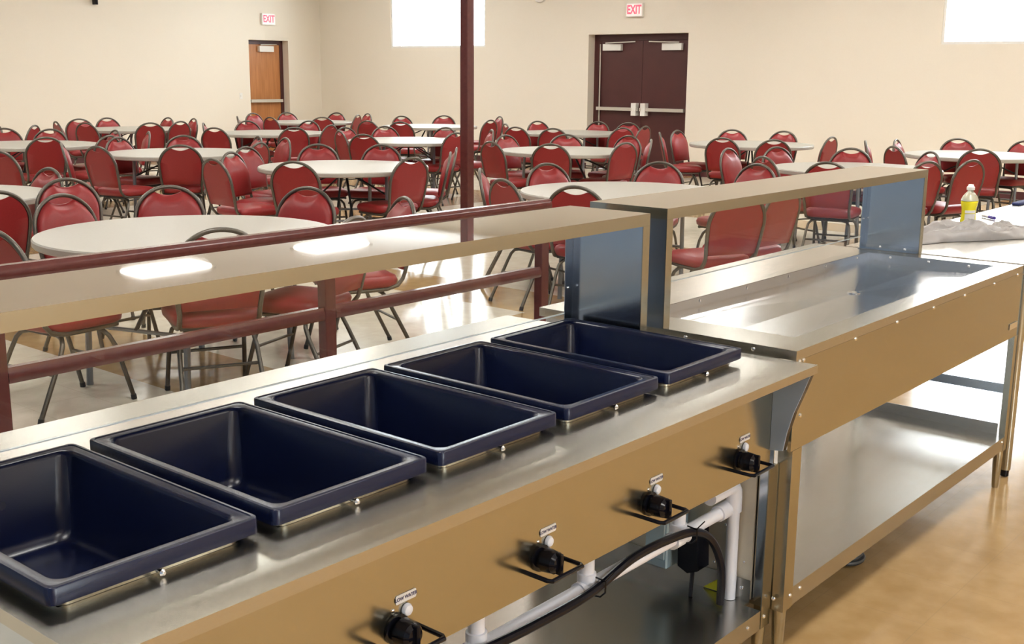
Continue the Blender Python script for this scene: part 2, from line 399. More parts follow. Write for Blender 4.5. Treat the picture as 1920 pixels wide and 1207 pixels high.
CHAIRS = [
    (2.644, 4.948, -1.442, 'red chair on near side of nearest table behind the rail, first from left'),
    (3.164, 4.518, -0.441, 'red chair on near side of nearest table behind the rail, second from left'),
    (3.629, 4.419, 0.308, 'red chair on right side of nearest table behind the rail, first from left'),
    (4.245, 4.714, 1.184, 'red chair on right side of nearest table behind the rail, second from left'),
    (3.327, 5.755, -3.007, 'red chair on far side of nearest table behind the rail, first from left'),
    (4.231, 5.322, -4.387, 'red chair on far side of nearest table behind the rail, fourth from left'),
    (3.838, 5.804, -3.645, 'red chair on far side of nearest table behind the rail, third from left'),
    (6.228, 3.637, -0.442, 'red chair on near side of table behind both overshelves, second from left'),
    (3.166, 6.795, -0.139, 'red chair on near side of near table cut by left edge'),
    (6.703, 3.663, -0.105, 'red chair on right side of table behind both overshelves'),
    (3.747, 6.644, -3.343, 'red chair on far side of nearest table behind the rail, second from left'),
    (6.022, 4.402, -1.277, 'red chair on near side of table behind both overshelves, first from left'),
    (6.086, 4.873, -1.854, 'red chair on left side of table behind both overshelves, second from left'),
    (3.853, 7.783, -4.653, 'red chair on right side of near table cut by left edge'),
    (6.504, 5.383, -2.483, 'red chair on left side of table behind both overshelves, first from left'),
    (6.976, 5.315, -3.461, 'red chair on far side of table behind both overshelves, first from left'),
    (7.939, 4.455, 1.408, 'red chair on far side of table behind both overshelves, third from left'),
    (7.556, 4.955, -4.347, 'red chair on far side of table behind both overshelves, second from left'),
    (9.149, 4.174, -1.350, 'red chair on near side of table behind the far overshelf, second from left'),
    (6.064, 7.267, -1.042, 'red chair on near side of table left of the post, first from left'),
    (9.669, 3.830, -0.401, 'red chair on near side of table behind the far overshelf, third from left'),
    (5.838, 7.767, -1.630, 'red chair on left side of table left of the post, first from left'),
    (10.100, 3.631, -0.327, 'red chair on right side of table behind the far overshelf'),
    (6.798, 7.099, -0.073, 'red chair on near side of table left of the post, second from left'),
    (9.341, 4.667, -2.013, 'red chair on near side of table behind the far overshelf, first from left'),
    (6.221, 8.048, -2.761, 'red chair on left side of table left of the post, second from left'),
    (7.280, 7.252, 0.748, 'red chair on right side of table left of the post, first from left'),
    (10.583, 4.186, 0.930, 'red chair on far side of table behind the far overshelf, third from left'),
    (5.040, 9.754, -1.348, 'red chair on near side of table ahead of the left-edge tables, first from left'),
    (10.491, 4.649, -4.329, 'red chair on far side of table behind the far overshelf, second from left'),
    (9.882, 5.297, -3.102, 'red chair on left side of table behind the far overshelf'),
    (6.692, 8.519, -2.954, 'red chair on left side of table left of the post, third from left'),
    (10.306, 5.086, -3.487, 'red chair on far side of table behind the far overshelf, first from left'),
    (7.771, 7.635, 0.757, 'red chair on right side of table left of the post, second from left'),
    (7.537, 8.074, -4.186, 'red chair on far side of table left of the post, second from left'),
    (7.233, 8.438, -3.693, 'red chair on far side of table left of the post, first from left'),
    (6.003, 9.853, -1.380, 'red chair on near side of table ahead of the left-edge tables, second from left'),
    (11.932, 3.925, -1.228, 'red chair on near side of rightmost table, second from left'),
    (11.688, 4.431, -2.191, 'red chair on near side of rightmost table, first from left'),
    (6.537, 9.711, -0.607, 'red chair on near side of table ahead of the left-edge tables, third from left'),
    (6.001, 10.328, -2.077, 'red chair on left side of table ahead of the left-edge tables'),
    (7.058, 9.579, 0.339, 'red chair on right side of table ahead of the left-edge tables, second from left'),
    (9.425, 7.348, -1.099, 'red chair on near side of table right of the post, second from left'),
    (9.947, 7.118, -0.164, 'red chair on near side of table right of the post, third from left'),
    (9.299, 7.813, -1.758, 'red chair on near side of table right of the post, first from left'),
    (12.320, 4.955, -2.692, 'red chair on left side of rightmost table, first from left'),
    (13.291, 4.056, 1.306, 'red chair on far side of rightmost table, second from left'),
    (6.715, 10.704, -2.918, 'red chair on far side of table ahead of the left-edge tables, first from left'),
    (7.591, 9.883, 1.266, 'red chair on right side of table ahead of the left-edge tables, third from left'),
    (12.769, 4.800, -3.005, 'red chair on left side of rightmost table, second from left'),
    (10.412, 7.214, 0.638, 'red chair on right side of table right of the post'),
    (13.223, 4.526, -4.161, 'red chair on far side of rightmost table, first from left'),
    (7.181, 10.615, -3.748, 'red chair on far side of table ahead of the left-edge tables, second from left'),
    (7.595, 10.358, -5.091, 'red chair on right side of table ahead of the left-edge tables, first from left'),
    (6.207, 11.784, -0.310, 'red chair on near side of far table cut by left edge, first from left'),
    (11.856, 6.224, -0.896, 'red chair on near side of table right of double doors, second from left'),
    (6.664, 11.647, 0.295, 'red chair on near side of far table cut by left edge, second from left'),
    (10.790, 7.618, 1.500, 'red chair on far side of table right of the post, third from left'),
    (10.099, 8.324, -3.209, 'red chair on far side of table right of the post, first from left'),
    (11.823, 6.698, -1.333, 'red chair on near side of table right of double doors, first from left'),
    (10.537, 8.067, -4.023, 'red chair on far side of table right of the post, second from left'),
    (12.700, 6.168, -0.000, 'red chair on right side of table right of double doors'),
    (9.287, 9.901, -1.203, 'red chair on near side of table crossed by the post, first from left'),
    (7.269, 11.963, 1.121, 'red chair on right side of far table cut by left edge, second from left'),
    (7.150, 12.423, 1.419, 'red chair on right side of far table cut by left edge, first from left'),
    (6.807, 12.841, -3.899, 'red chair on far side of far table cut by left edge, second from left'),
    (12.219, 7.543, -2.510, 'red chair on left side of table right of double doors, first from left'),
    (10.109, 9.679, -0.073, 'red chair on near side of table crossed by the post, second from left'),
    (6.633, 13.283, -3.402, 'red chair on far side of far table cut by left edge, first from left'),
    (9.595, 10.436, -1.922, 'red chair on left side of table crossed by the post, first from left'),
    (13.263, 6.897, -4.659, 'red chair on far side of table right of double doors, second from left'),
    (12.685, 7.635, -3.104, 'red chair on left side of table right of double doors, second from left'),
    (10.731, 9.774, 0.903, 'red chair on right side of table crossed by the post'),
    (13.172, 7.364, -3.991, 'red chair on far side of table right of double doors, first from left'),
    (10.031, 10.942, -3.111, 'red chair on left side of table crossed by the post, second from left'),
    (10.694, 10.337, -4.525, 'red chair on far side of table crossed by the post, second from left'),
    (6.725, 14.415, 1.502, 'red chair against left wall near left edge, first from left'),
    (8.970, 12.298, -1.144, 'red chair on near side of table before the wooden door, first from left'),
    (10.496, 10.847, -3.518, 'red chair on far side of table crossed by the post, first from left'),
    (9.645, 11.914, -0.445, 'red chair on near side of table before the wooden door, second from left'),
    (7.198, 14.375, 0.660, 'red chair against left wall near left edge, second from left'),
    (12.125, 9.454, -1.067, 'red chair on near side of table before the double doors, second from left'),
    (12.864, 9.114, -0.407, 'red chair on near side of table before the double doors, third from left'),
    (12.093, 9.928, -1.405, 'red chair on near side of table before the double doors, first from left'),
    (10.226, 12.140, 0.239, 'red chair on right side of table before the wooden door'),
    (13.369, 9.216, 0.084, 'red chair on right side of table before the double doors, second from left'),
    (9.617, 13.176, -2.273, 'red chair on left side of table before the wooden door'),
    (8.531, 14.485, -1.292, 'red chair on near side of table along the left wall, first from left'),
    (9.004, 14.171, -0.379, 'red chair on near side of table along the left wall, second from left'),
    (12.728, 10.471, -2.134, 'red chair on left side of table before the double doors'),
    (8.458, 14.951, -1.795, 'red chair on left side of table along the left wall, first from left'),
    (13.890, 9.643, 1.849, 'red chair on right side of table before the double doors, first from left'),
    (10.208, 13.329, -3.403, 'red chair on far side of table before the wooden door, first from left'),
    (10.691, 12.996, -4.405, 'red chair on far side of table before the wooden door, second from left'),
    (9.438, 14.363, 0.135, 'red chair on near side of table along the left wall, third from left'),
    (13.844, 10.197, -4.562, 'red chair on far side of table before the double doors, second from left'),
    (8.740, 15.333, -3.482, 'red chair on left side of table along the left wall, second from left'),
    (13.460, 10.642, -3.447, 'red chair on far side of table before the double doors, first from left'),
    (12.046, 12.179, -1.071, 'red chair on near side of table below the left window, second from left'),
    (11.958, 12.646, -1.390, 'red chair on near side of table below the left window, first from left'),
    (9.914, 14.871, -4.954, 'red chair on right side of table along the left wall'),
    (9.349, 15.448, -3.185, 'red chair on far side of table along the left wall, first from left'),
    (9.813, 15.335, -4.760, 'red chair on far side of table along the left wall, second from left'),
    (13.292, 11.963, 0.075, 'red chair on right side of table below the left window, first from left'),
    (11.719, 14.529, -1.559, 'red chair on near side of table in the far corner, second from left'),
    (11.496, 14.949, -2.163, 'red chair on near side of table in the far corner, first from left'),
    (12.243, 14.343, -0.566, 'red chair on near side of table in the far corner, third from left'),
    (13.354, 13.388, -3.376, 'red chair on far side of table below the left window, first from left'),
    (14.311, 12.705, 1.095, 'red chair on right side of table below the left window, second from left'),
    (13.886, 13.256, -4.163, 'red chair on far side of table below the left window, second from left'),
    (13.071, 14.770, 0.459, 'red chair on right side of table in the far corner, first from left'),
    (12.367, 15.862, -3.052, 'red chair on left side of table in the far corner'),
    (13.523, 15.003, 1.264, 'red chair on right side of table in the far corner, second from left'),
    (12.950, 15.806, -3.364, 'red chair on far side of table in the far corner, first from left'),
    (13.347, 15.444, -4.467, 'red chair on far side of table in the far corner, second from left'),
]
# ------------------------------------------------------------------ steel post and handrail
p = thing('steel_post', 'square maroon steel post rising floor to ceiling in hall', 'post', (8.497, 7.745, 0))
MB().box(8.447, 8.547, 7.695, 7.795, .012, ZC - .012, .006).build('shaft', MAROON, p)
MB().box(8.382, 8.612, 7.63, 7.86, .001, .012).build('base_plate', MAROON, p, smooth=False)

YR = 3.68
r = thing('guard_rail', 'maroon guard rail running behind the steam table', 'railing', (2.9, YR, 0))
def rail_bar(name, x0, x1, z0, z1, hy):
    zc, hz = (z0 + z1) / 2, (z1 - z0) / 2
    prof = [(-hy, -hz * .7), (-hy * .8, -hz), (hy * .8, -hz), (hy, -hz * .7), (hy, hz * .2), (hy * .6, hz), (-hy * .6, hz), (-hy * .82, hz * .55), (-hy, hz * .2)]
    return MB().loft([[(x, YR + u, zc + v) for u, v in prof] for x in (x0, x1)]).build(name, MAROON, r, sharp=50)
rail_bar('top_rail', .4, 4.655, .856, .905, .028)
for x0, x1 in ((1.755, 3.125), (3.187, 4.58)):
    rail_bar('mid_rail', x0, x1, .508, .562, .024)
for x in (1.725, 3.156, 4.610):
    po = MB().box(x - .029, x + .029, YR - .026, YR + .026, .0105, .852, .003).build('rail_post', MAROON, r)
    MB().box(x - .07, x + .07, YR - .06, YR + .06, .0005, .010).build('floor_flange', MAROON, po, smooth=False)

# ------------------------------------------------------------------ round folding table
def make_table():
    t = thing('round_table', '', 'table')
    R = .745
    MB().lathe([(R - .05, .690), (R - .006, .690), (R, .697), (R, .722), (R - .006, .730), (R - .03, .7305), (.02, .7305)], seg=72).build('tabletop', TTOP, t, org=(0, 0, 0))
    for s in (-1, 1):
        for k in (-1, 1):
            MB().tube([(s * .40, k * .30, .688), (s * .41, k * .30, .60), (s * .44, k * .30, .02), (s * .44, k * .30, .001)], [.016, .016, .016, .018], 8).build('leg', TLEG, t, org=(0, 0, 0))
        MB().tube([(s * .425, -.285, .30), (s * .425, .285, .30)], .010, 6).build('stretcher', TLEG, t, org=(0, 0, 0))
        b = MB().tube([(s * .43, 0, .30), (s * .30, 0, .46), (s * .10, 0, .685)], .011, 6)
        b.tube([(s * .415, -.28, .52), (s * .10, -.02, .685)], .008, 6).tube([(s * .415, .28, .52), (s * .10, .02, .685)], .008, 6)
        b.build('leg_brace', GLIDE, t, org=(0, 0, 0))
    return t
TABLES = [
    (3.40, 5.02, .3, 'large pale round table nearest, directly behind the maroon guard rail'),
    (6.84, 7.70, 1.0, 'pale round table in middle row, left of the maroon post'),
    (6.85, 10.17, .5, 'pale round table left of middle, one row ahead of left-edge tables'),
    (6.42, 12.45, .9, 'farther of two pale round tables cut by the left edge'),
    (9.32, 14.89, .2, 'pale round table set along the left wall'),
    (10.07, 12.80, 1.2, 'pale round table in front of the wooden exit door'),
    (12.83, 15.26, .7, 'pale round table in the far corner of the hall'),
    (13.23, 12.85, .1, 'bright round table under the left window beside the post'),
    (10.15, 10.23, .8, 'pale round table crossed by the maroon post'),
    (13.29, 10.11, .4, 'pale round table right in front of the double doors'),
    (10.05, 7.67, 1.3, 'pale round table in middle row, right of the maroon post'),
    (6.76, 4.65, .25, 'large pale round table behind where the two steel overshelves meet'),
    (12.70, 6.90, .6, 'pale round table on the right of the double doors'),
    (9.99, 4.36, 1.1, 'pale round table mostly hidden behind the far steel overshelf'),
    (12.76, 4.22, .0, 'rightmost pale round table, cut by the right edge'),
    (3.30, 7.75, .5, 'nearer of two pale round tables cut by the left edge'),
]
tp = make_table()
for i, (x, y, a, lab) in enumerate(TABLES):
    t = tp if i == 0 else copy_tree(tp)
    t.location = (x, y, 0); t.rotation_euler = (0, 0, a); t['label'] = lab; t['group'] = 'round tables in the hall'

# ------------------------------------------------------------------ stacking chair (faces +y)
def back_pt(u, z): return (u, -.225 - (z - .45) * .215, z)
def arch(hw, z0, ztop, n=22, zs=.655):
    pts = [(-hw * .90, z0), (-hw * .95, z0 + .4 * (zs - z0)), (-hw, zs)]
    for k in range(1, n):
        a = PI - PI * k / n
        pts.append((hw * math.cos(a), zs + (ztop - zs) * math.sin(a) ** .92))
    pts += [(hw, zs), (hw * .95, z0 + .4 * (zs - z0)), (hw * .90, z0)]
    return pts
def make_chair():
    c = thing('stacking_chair', '', 'chair')
    Z = (0, 0, 0)
    # seat cushion
    def seat_loop(k, z, n=28):
        out = []
        for j in range(n):
            a = 2 * PI * j / n; ca, sa = math.cos(a), math.sin(a)
            e = .36
            x = .205 * k * math.copysign(abs(ca) ** e, ca); y = .205 * k * math.copysign(abs(sa) ** e, sa)
            out.append((x * (1 + .04 * y / .2), y + .005, z))
        return out
    MB().loft([seat_loop(.93, .388), seat_loop(1.0, .40), seat_loop(1.02, .425), seat_loop(.98, .447), seat_loop(.85, .458), seat_loop(.5, .466), seat_loop(.1, .468)]).build('seat', VINYL, c, org=Z, sharp=70)
    MB().box(-.17, .17, -.16, .17, .372, .387).build('seat_pan', GLIDE, c, org=Z, smooth=False)
    # back cushion with the hand-hold dip at its top
    hw, ztop = .188, .8385
    base = arch(hw, .475, ztop, 44)
    cx, cz, H = 0, .64, .080
    zh = .655 + (ztop - .655) * math.sin(math.acos(H / hw)) ** .92
    def ring(k, off, cup, drop=0.0):
        r_ = []
        for u, z in base:
            if abs(u) < H and z > .7: z = zh - cup * (1 - (u / H) ** 2)
            if z > .70: z = z - drop * (z - .70) / (ztop - .70)
            uu, zz = cx + (u - cx) * k, cz + (z - cz) * k
            p0 = back_pt(uu, zz); r_.append((p0[0], p0[1] + off, p0[2]))
        return r_
    MB().loft([ring(.10, -.008, .020), ring(.6, -.008, .020), ring(.985, -.007, .020), ring(1, -.002, .021), ring(.995, .004, .023), ring(.98, .016, .022, .016), ring(.945, .028, .018, .030), ring(.84, .038, .010, .030), ring(.5, .045, .004), ring(.08, .047, .0)]).build('backrest', VINYL, c, org=Z, sharp=60)
    # frame tube: over the back, down the sides and forward under the seat
    fr = arch(.200, .46, .850, 26)
    P = [Vector(back_pt(u, z)) for u, z in fr]
    def side(s):
        return [Vector((s * .176, .17, .378)), Vector((s * .178, .0, .376)), Vector((s * .178, -.12, .378)), Vector((s * .179, -.185, .395)), Vector((s * .180, -.215, .430))]
    MB().tube(side(-1) + P + list(reversed(side(1))), .0118, 8).build('back_frame', FRAME, c, org=Z, sharp=60)
    for s in (-1, 1):
        # front leg and rear leg curve into a bar under the seat
        for y0, y1, yb, name in ((.10, .155, .225, 'f'), (-.10, -.15, -.275, 'r')):
            pts = [(s * .001, y0, .360), (s * .10, y0, .360), (s * .145, y0 + (y1 - y0) * .2, .352), (s * .168, y0 + (y1 - y0) * .5, .325), (s * .178, y1, .27), (s * .190, yb, .022)]
            lg = MB().tube(pts, .0112, 8).build('leg', FRAME, c, org=Z, sharp=60)
            MB().tube([(s * .1895, yb, .024), (s * .1905, yb + (yb - y1) * .05, .001)], .0135, 8).build('glide', GLIDE, lg, org=Z)
    for y1, yb in ((.155, .225), (-.15, -.275)):
        k = .28; y = y1 + (yb - y1) * k; z = .27 + (.022 - .27) * k
        MB().tube([(-.17, y, z), (.17, y, z)], .008, 6).build('stretcher', FRAME, c, org=Z)
    return c
cp = make_chair()
for i, (x, y, a, lab) in enumerate(CHAIRS):
    c = cp if i == 0 else copy_tree(cp)
    c.location = (x, y, 0); c.rotation_euler = (0, 0, a); c['label'] = lab; c['group'] = 'red banquet chairs around the tables'
# ------------------------------------------------------------------ steam table
ZA, YF, YP = .8414, 1.1834, 1.287
A = thing('steam_table', 'near stainless steel steam table holding five dark pans in a row', 'steam table', (1.6, 1.6, 0))
PX = [(.664, .998), (1.026, 1.360), (1.389, 1.725), (1.754, 2.089), (2.122, 2.458)]
PY = (1.328, 1.861)
us = [.636]; holes = set()
for k, (a, b) in enumerate(PX):
    us += [a + .022, b - .022]; holes.add((2 * k + 1, 1))
us += [2.57]
vs = [YF, PY[0] + .022, PY[1] - .022, 2.13]
b = MB().plate(us, vs, holes, ZA - .0214, ZA, lambda u, v, w: (u - (.062 * (v - YF) / .947 if u > 2.5 else 0), v, w))
b.build('countertop', STEEL_TOP, A, smooth=False)
for k, (a, q) in enumerate(PX):
    i = .019
    MB().loft([rrect(a + i, q - i, PY[0] + i, PY[1] - i, .02, z) for z in (ZA + .0005, ZA + .0115)] + [rrect(a + .0225, q - .0225, PY[0] + .0225, PY[1] - .0225, .02, z) for z in (ZA + .0115, ZA + .0005)], cap0=False, cap1=False, closed=True).build('well_collar', STEEL_FRONT, A, sharp=40)
    # the thumb latch on the collar
    lx = a + .165
    l_ = MB().lathe([(.003, 0), (.003, .014), (.005, .016), (.0055, .021), (.003, .024), (.001, .0245)], (lx, PY[0] + .019, ZA + .007), 10, '-y').build('latch', CHROME, A)
    MB().loft([rrect(a + .024, q - .024, PY[0] + .024, PY[1] - .024, .03, z) for z in (ZA - .022, .62)], cap0=False).build('well_box', GALV, A)
MB().box(.655, 2.549, YP, YP + .012, .5574, ZA - .0216).build('front_panel', STEEL_FRONT, A, smooth=False)
MB().box(.655, .665, YP + .0125, 2.10, .11, ZA - .0216).build('end_panel', STEEL_END, A, smooth=False)
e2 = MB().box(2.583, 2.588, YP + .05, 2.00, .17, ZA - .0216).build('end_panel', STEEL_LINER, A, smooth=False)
for y, z in ((1.40, .30), (1.36, .27), (1.45, .245), (1.42, .36)):
    screw((2.583, y, z), (-1, 0, 0), e2, .004)
# side bracket under the overhanging front corner
G = [(YP - .0005, ZA - .022), (YF + .006, ZA - .022), (1.205, .775), (1.228, .715), (1.243, .66), (1.251, .612), (YP - .0005, .607)]
g = MB().prism(G, lambda u, v, w: (w, u, v), 2.545, 2.548).build('side_bracket', BRACK, A, smooth=False)
ge = G[1:6]
MB().loft([[(2.5482, u, v) for u, v in ge] + [(2.5482, u + .004, v) for u, v in reversed(ge)], [(2.566, u, v) for u, v in ge] + [(2.566, u + .004, v) for u, v in reversed(ge)]]).build('bracket_flange', BLACK, g, smooth=False)
# legs of folded angle, feet
def angle_leg(parent, xo, yo, sx, sy, z0, z1, wx=.046, wy=.045):
    b = MB().box(min(xo, xo - sx * wx), max(xo, xo - sx * wx), min(yo, yo + sy * .003), max(yo, yo + sy * .003), z0, z1)
    b.box(min(xo, xo - sx * .003), max(xo, xo - sx * .003), min(yo + sy * .003, yo + sy * wy), max(yo + sy * .003, yo + sy * wy), z0, z1)
    leg = b.build('leg', STEEL_FRONT, parent, smooth=False)
    cx, cy = xo - sx * .020, yo + sy * .020
    MB().lathe([(.011, .001), (.013, .012), (.0185, z0 * .9), (.0185, z0 - .0005)], (cx, cy, 0), 12).build('foot', STEEL_FRONT, leg)
    return leg
l1 = angle_leg(A, 2.597, YP - .0005, 1, 1, .113, .556)
angle_leg(A, .655, YP, -1, 1, .113, .556); angle_leg(A, 2.597, 2.05, 1, -1, .113, .556); angle_leg(A, .655, 2.09, -1, -1, .113, .556)
screw((2.567, YP - .0005, .144), (0, -1, 0), l1, .006)
s_ = MB().box(.667, 2.549, YP + .001, 2.03, .158, .166).box(.667, 2.549, YP + .001, YP + .004, .112, .158).box(2.576, 2.5785, YP + .05, 1.98, .166, .226).box(2.549, 2.5785, YP + .05, 1.98, .158, .166).box(.667, 2.57, 2.03, 2.033, .112, .226).build('undershelf', STEEL_SHELF, A, smooth=False)
screw((2.484, YP + .001, .141), (0, -1, 0), s_, .006); screw((2.5755, 1.36, .20), (-1, 0, 0), s_, .006)
# controls
for k, x in enumerate((1.235, 1.619, 1.998, 2.388)):
    z = .622
    kn = MB().lathe([(.027, .001), (.027, .006), (.020, .008), (.020, .012), (.024, .016), (.022, .040), (.016, .047), (.002, .049)], (x, YP, z), 20, '-y')
    kn.box(x - .004, x + .004, YP - .056, YP - .012, z - .022, z + .022, .002)
    kn = kn.build('control_knob', BLACK, A)
    MB().tube([(x - .050, YP - .001, z - .012), (x - .050, YP - .060, z - .013), (x - .046, YP - .068, z - .013), (x + .046, YP - .068, z - .013), (x + .050, YP - .060, z - .013), (x + .050, YP - .001, z - .012)], .0046, 8).build('knob_guard', BLACK, kn)
    screw((x - .006, YP, z + .034), (0, -1, 0), kn, .004)
    MB().lathe([(.0115, .001), (.0115, .004), (.009, .008), (.004, .0095), (.001, .010)], (x + .024, YP, z + .026), 16, '-y').build('indicator_light', LENS, A)
    lb = MB().prism([(x + .002, z + .041), (x + .046, z + .041), (x + .048, z + .043), (x + .048, z + .055), (x + .046, z + .057), (x + .002, z + .057), (x, z + .055), (x, z + .043)], lambda u, v, w: (u, YP - w, v), .0003, .0012).build('control_label', LABEL, A, smooth=False)
    text_mesh('LOW WATER', .0085, 'label_text', INK, lb, Matrix.Translation((x + .024, YP - .0015, z + .049)) @ Matrix.Rotation(PI / 2, 4, 'X'), .0002, True)
# drain pipes
YD = 1.40
dp = MB().tube([(.70, YD, .409), (2.50, YD, .419), (2.562, YD, .420)], .0165, 14)
dp.build('drain_pipe', PVC, A)
for x in (.82, 1.193, 1.563, 1.929, 2.308):
    MB().tube([(x, YD, .414), (x, YD, .452), (x, YD, .453), (x, YD, .60)], [.022, .022, .0175, .0175], 14).tube([(x - .03, YD, .414), (x + .03, YD, .415)], .0222, 14).build('pipe_tee', PVC, A)
MB().tube([(2.43, YD - .012, .486), (2.53, YD - .012, .488), (2.551, YD - .012, .483), (2.560, YD - .012, .470), (2.562, YD - .012, .452), (2.562, YD - .012, .414), (2.5621, YD - .012, .413), (2.562, YD - .012, .167)], [.021, .021, .021, .021, .021, .021, .0165, .0165], 14).tube([(2.50, YD, .419), (2.56, YD, .420)], .0215, 14).build('standpipe', PVC, A)
def bez(P, n=10):
    out = []
    for i in range(len(P) - 1):
        p0 = Vector(P[max(i - 1, 0)]); p1 = Vector(P[i]); p2 = Vector(P[i + 1]); p3 = Vector(P[min(i + 2, len(P) - 1)])
        for k in range(n):
            t = k / n
            out.append(.5 * ((2 * p1) + (-p0 + p2) * t + (2 * p0 - 5 * p1 + 4 * p2 - p3) * t * t + (-p0 + 3 * p1 - 3 * p2 + p3) * t ** 3))
    return out + [Vector(P[-1])]
YC = 1.366
cd = MB().tube(bez([(1.20, YC, .455), (1.53, YC, .431), (1.711, YC, .422), (1.896, YC, .424), (2.059, YC, .452), (2.216, YC, .449), (2.338, YC, .429), (2.419, YC, .378), (2.470, YC, .290), (2.492, YC + .01, .18)]), .0105, 10).build('power_cord', CORD, A)
for x, z in ((1.935, .432), (2.318, .435)):
    MB().tube([(x, YC - .013, z - .016), (x, YC - .014, z + .010), (x, YD, z + .014), (x, YD + .02, z - .008), (x, YD + .01, z - .036), (x, YC, z - .030)], .0022, 6, closed=True).tube([(x, YC - .013, z + .012), (x + .006, YC - .03, z + .034)], .0016, 5).build('cable_tie', BLACK, cd)
jb = MB().box(2.47, 2.575, 1.53, 1.60, .235, .50, .004).build('junction_box', GALV, A)
MB().box(2.462, 2.4695, 1.535, 1.595, .262, .40, .002).build('box_cover', GALV, jb)
pl = MB().prism([(1.445, .25), (1.475, .237), (1.505, .25), (1.508, .345), (1.485, .372), (1.45, .36)], lambda u, v, w: (w, u, v), 2.485, 2.545).build('power_plug', BLACK, A, smooth=False)
MB().tube([(2.515, 1.475, .242), (2.51, 1.475, .20), (2.50, 1.47, .167)], .006, 8).build('plug_cord', CORD, pl)
MB().prism([(1.415, .168), (1.475, .168), (1.415, .216)], lambda u, v, w: (w, u, v), 2.5735, 2.5752).build('warning_label', YELLOW, s_, smooth=False)

def overshelf(parent, x0, x1, y0, y1, z0, z1, zt, first):
    o = MB()
    o.box(x0, x1, y0, y1, z1 - .004, z1).box(x0, x1, y0, y0 + .003, z0, z1 - .004).box(x0, x1, y1 - .003, y1, z0, z1 - .004).box(x0, x0 + .003, y0 + .003, y1 - .003, z0, z1 - .004).box(x1 - .003, x1, y0 + .003, y1 - .003, z0, z1 - .004)
    o = o.build('overshelf', STEEL_FRONT, parent, smooth=False)
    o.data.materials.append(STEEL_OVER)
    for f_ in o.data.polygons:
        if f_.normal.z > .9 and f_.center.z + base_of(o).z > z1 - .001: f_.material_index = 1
    for s, x in ((1, x1), (-1, x0)):
        pn = MB().box(min(x - s * .010, x - s * .012), max(x - s * .010, x - s * .012), y0 + .004, y1 - .004, zt + .0008, z1 - .005)
        if s < 0: pn.box(x + .0002, x + .002, y0 + .003, y1 - .003, zt + .0008, z0)
        pn = pn.build('end_panel', STEEL_END, o, smooth=False)
        MB().box(min(x, x - s * .030), max(x, x - s * .030), y0, y0 + .003, zt + .0008, z0 - .0003).build('post_flange', STEEL_FRONT, pn, smooth=False)
        ch = MB().box(min(x - s * .013, x - s * .045), max(x - s * .013, x - s * .045), y1 - .022, y1 - .020, zt + .0008, z0 - .001).build('glass_channel', STEEL_END, pn, smooth=False)
        for z in (z0 - .035, zt + .12):
            screw((x - s * .032, y1 - .022, z), (0, -1, 0), ch, .005)
    gl = MB().box(x0 + .020, x1 - .015, y1 - .019, y1 - .013, zt + .050, z0 + .015).build('glass_panel', GLASS, o, smooth=False)
    MB().box(x0 + .020, x1 - .015, y1 - .019, y1 - .013, zt + .0475, zt + .0498).build('glass_edge', GEDGE, gl, smooth=False)
    return o
overshelf(A, .58, 2.496, 1.6355, 1.8956, 1.1499, 1.1812, ZA, True)

# ------------------------------------------------------------------ the five dark pans
PLAB = ['leftmost dark navy pan, cut by the left edge, in the steam table', 'second dark navy pan from left in the steam table', 'middle one of the five dark navy pans in steam table', 'fourth dark navy pan from left in the steam table', 'rightmost dark navy pan in the steam table, beside the cold table']
def make_pan():
    W, D = .335, .533
    z0, z1 = ZA + .0120, .8802
    loops = []
    def rr(i, z, r): return rrect(i, W - i, i, D - i, max(r, .004), z)
    loops = [rr(.026, z0, .02), rr(.003, z0, .014), rr(0, z0 + .002, .012), rr(0, z1 - .002, .012), rr(.0015, z1, .011), rr(.006, z1 + .0005, .012), rr(.0065, z1 - .001, .012), rr(.020, z1 - .0015, .020), rr(.0225, z1 - .003, .022), rr(.026, z1 - .010, .024),
             rr(.034, .742, .030), rr(.040, .724, .032), rr(.052, .717, .03), rr(.10, .716, .03), rr(.15, .716, .01),
             ]
    inner = loops
    b = MB()
    b.loft([rr(.15, .7115, .01), rr(.05, .7115, .03), rr(.034, .722, .032), rr(.0295, .745, .030), rr(.0265, z0 - .001, .025)] + inner)
    p_ = b.build('food_pan', PAN, None, org=None, sharp=45)
    return p_
pp = make_pan()
for k, (a, q) in enumerate(PX):
    o = pp if k == 0 else pp.copy()
    if k: COL.objects.link(o)
    o.location = ((a + q) / 2 - .1675, PY[0] + .0005, 0)
    tag(o, PLAB[k], 'pan', 'dark pans in the steam table wells')

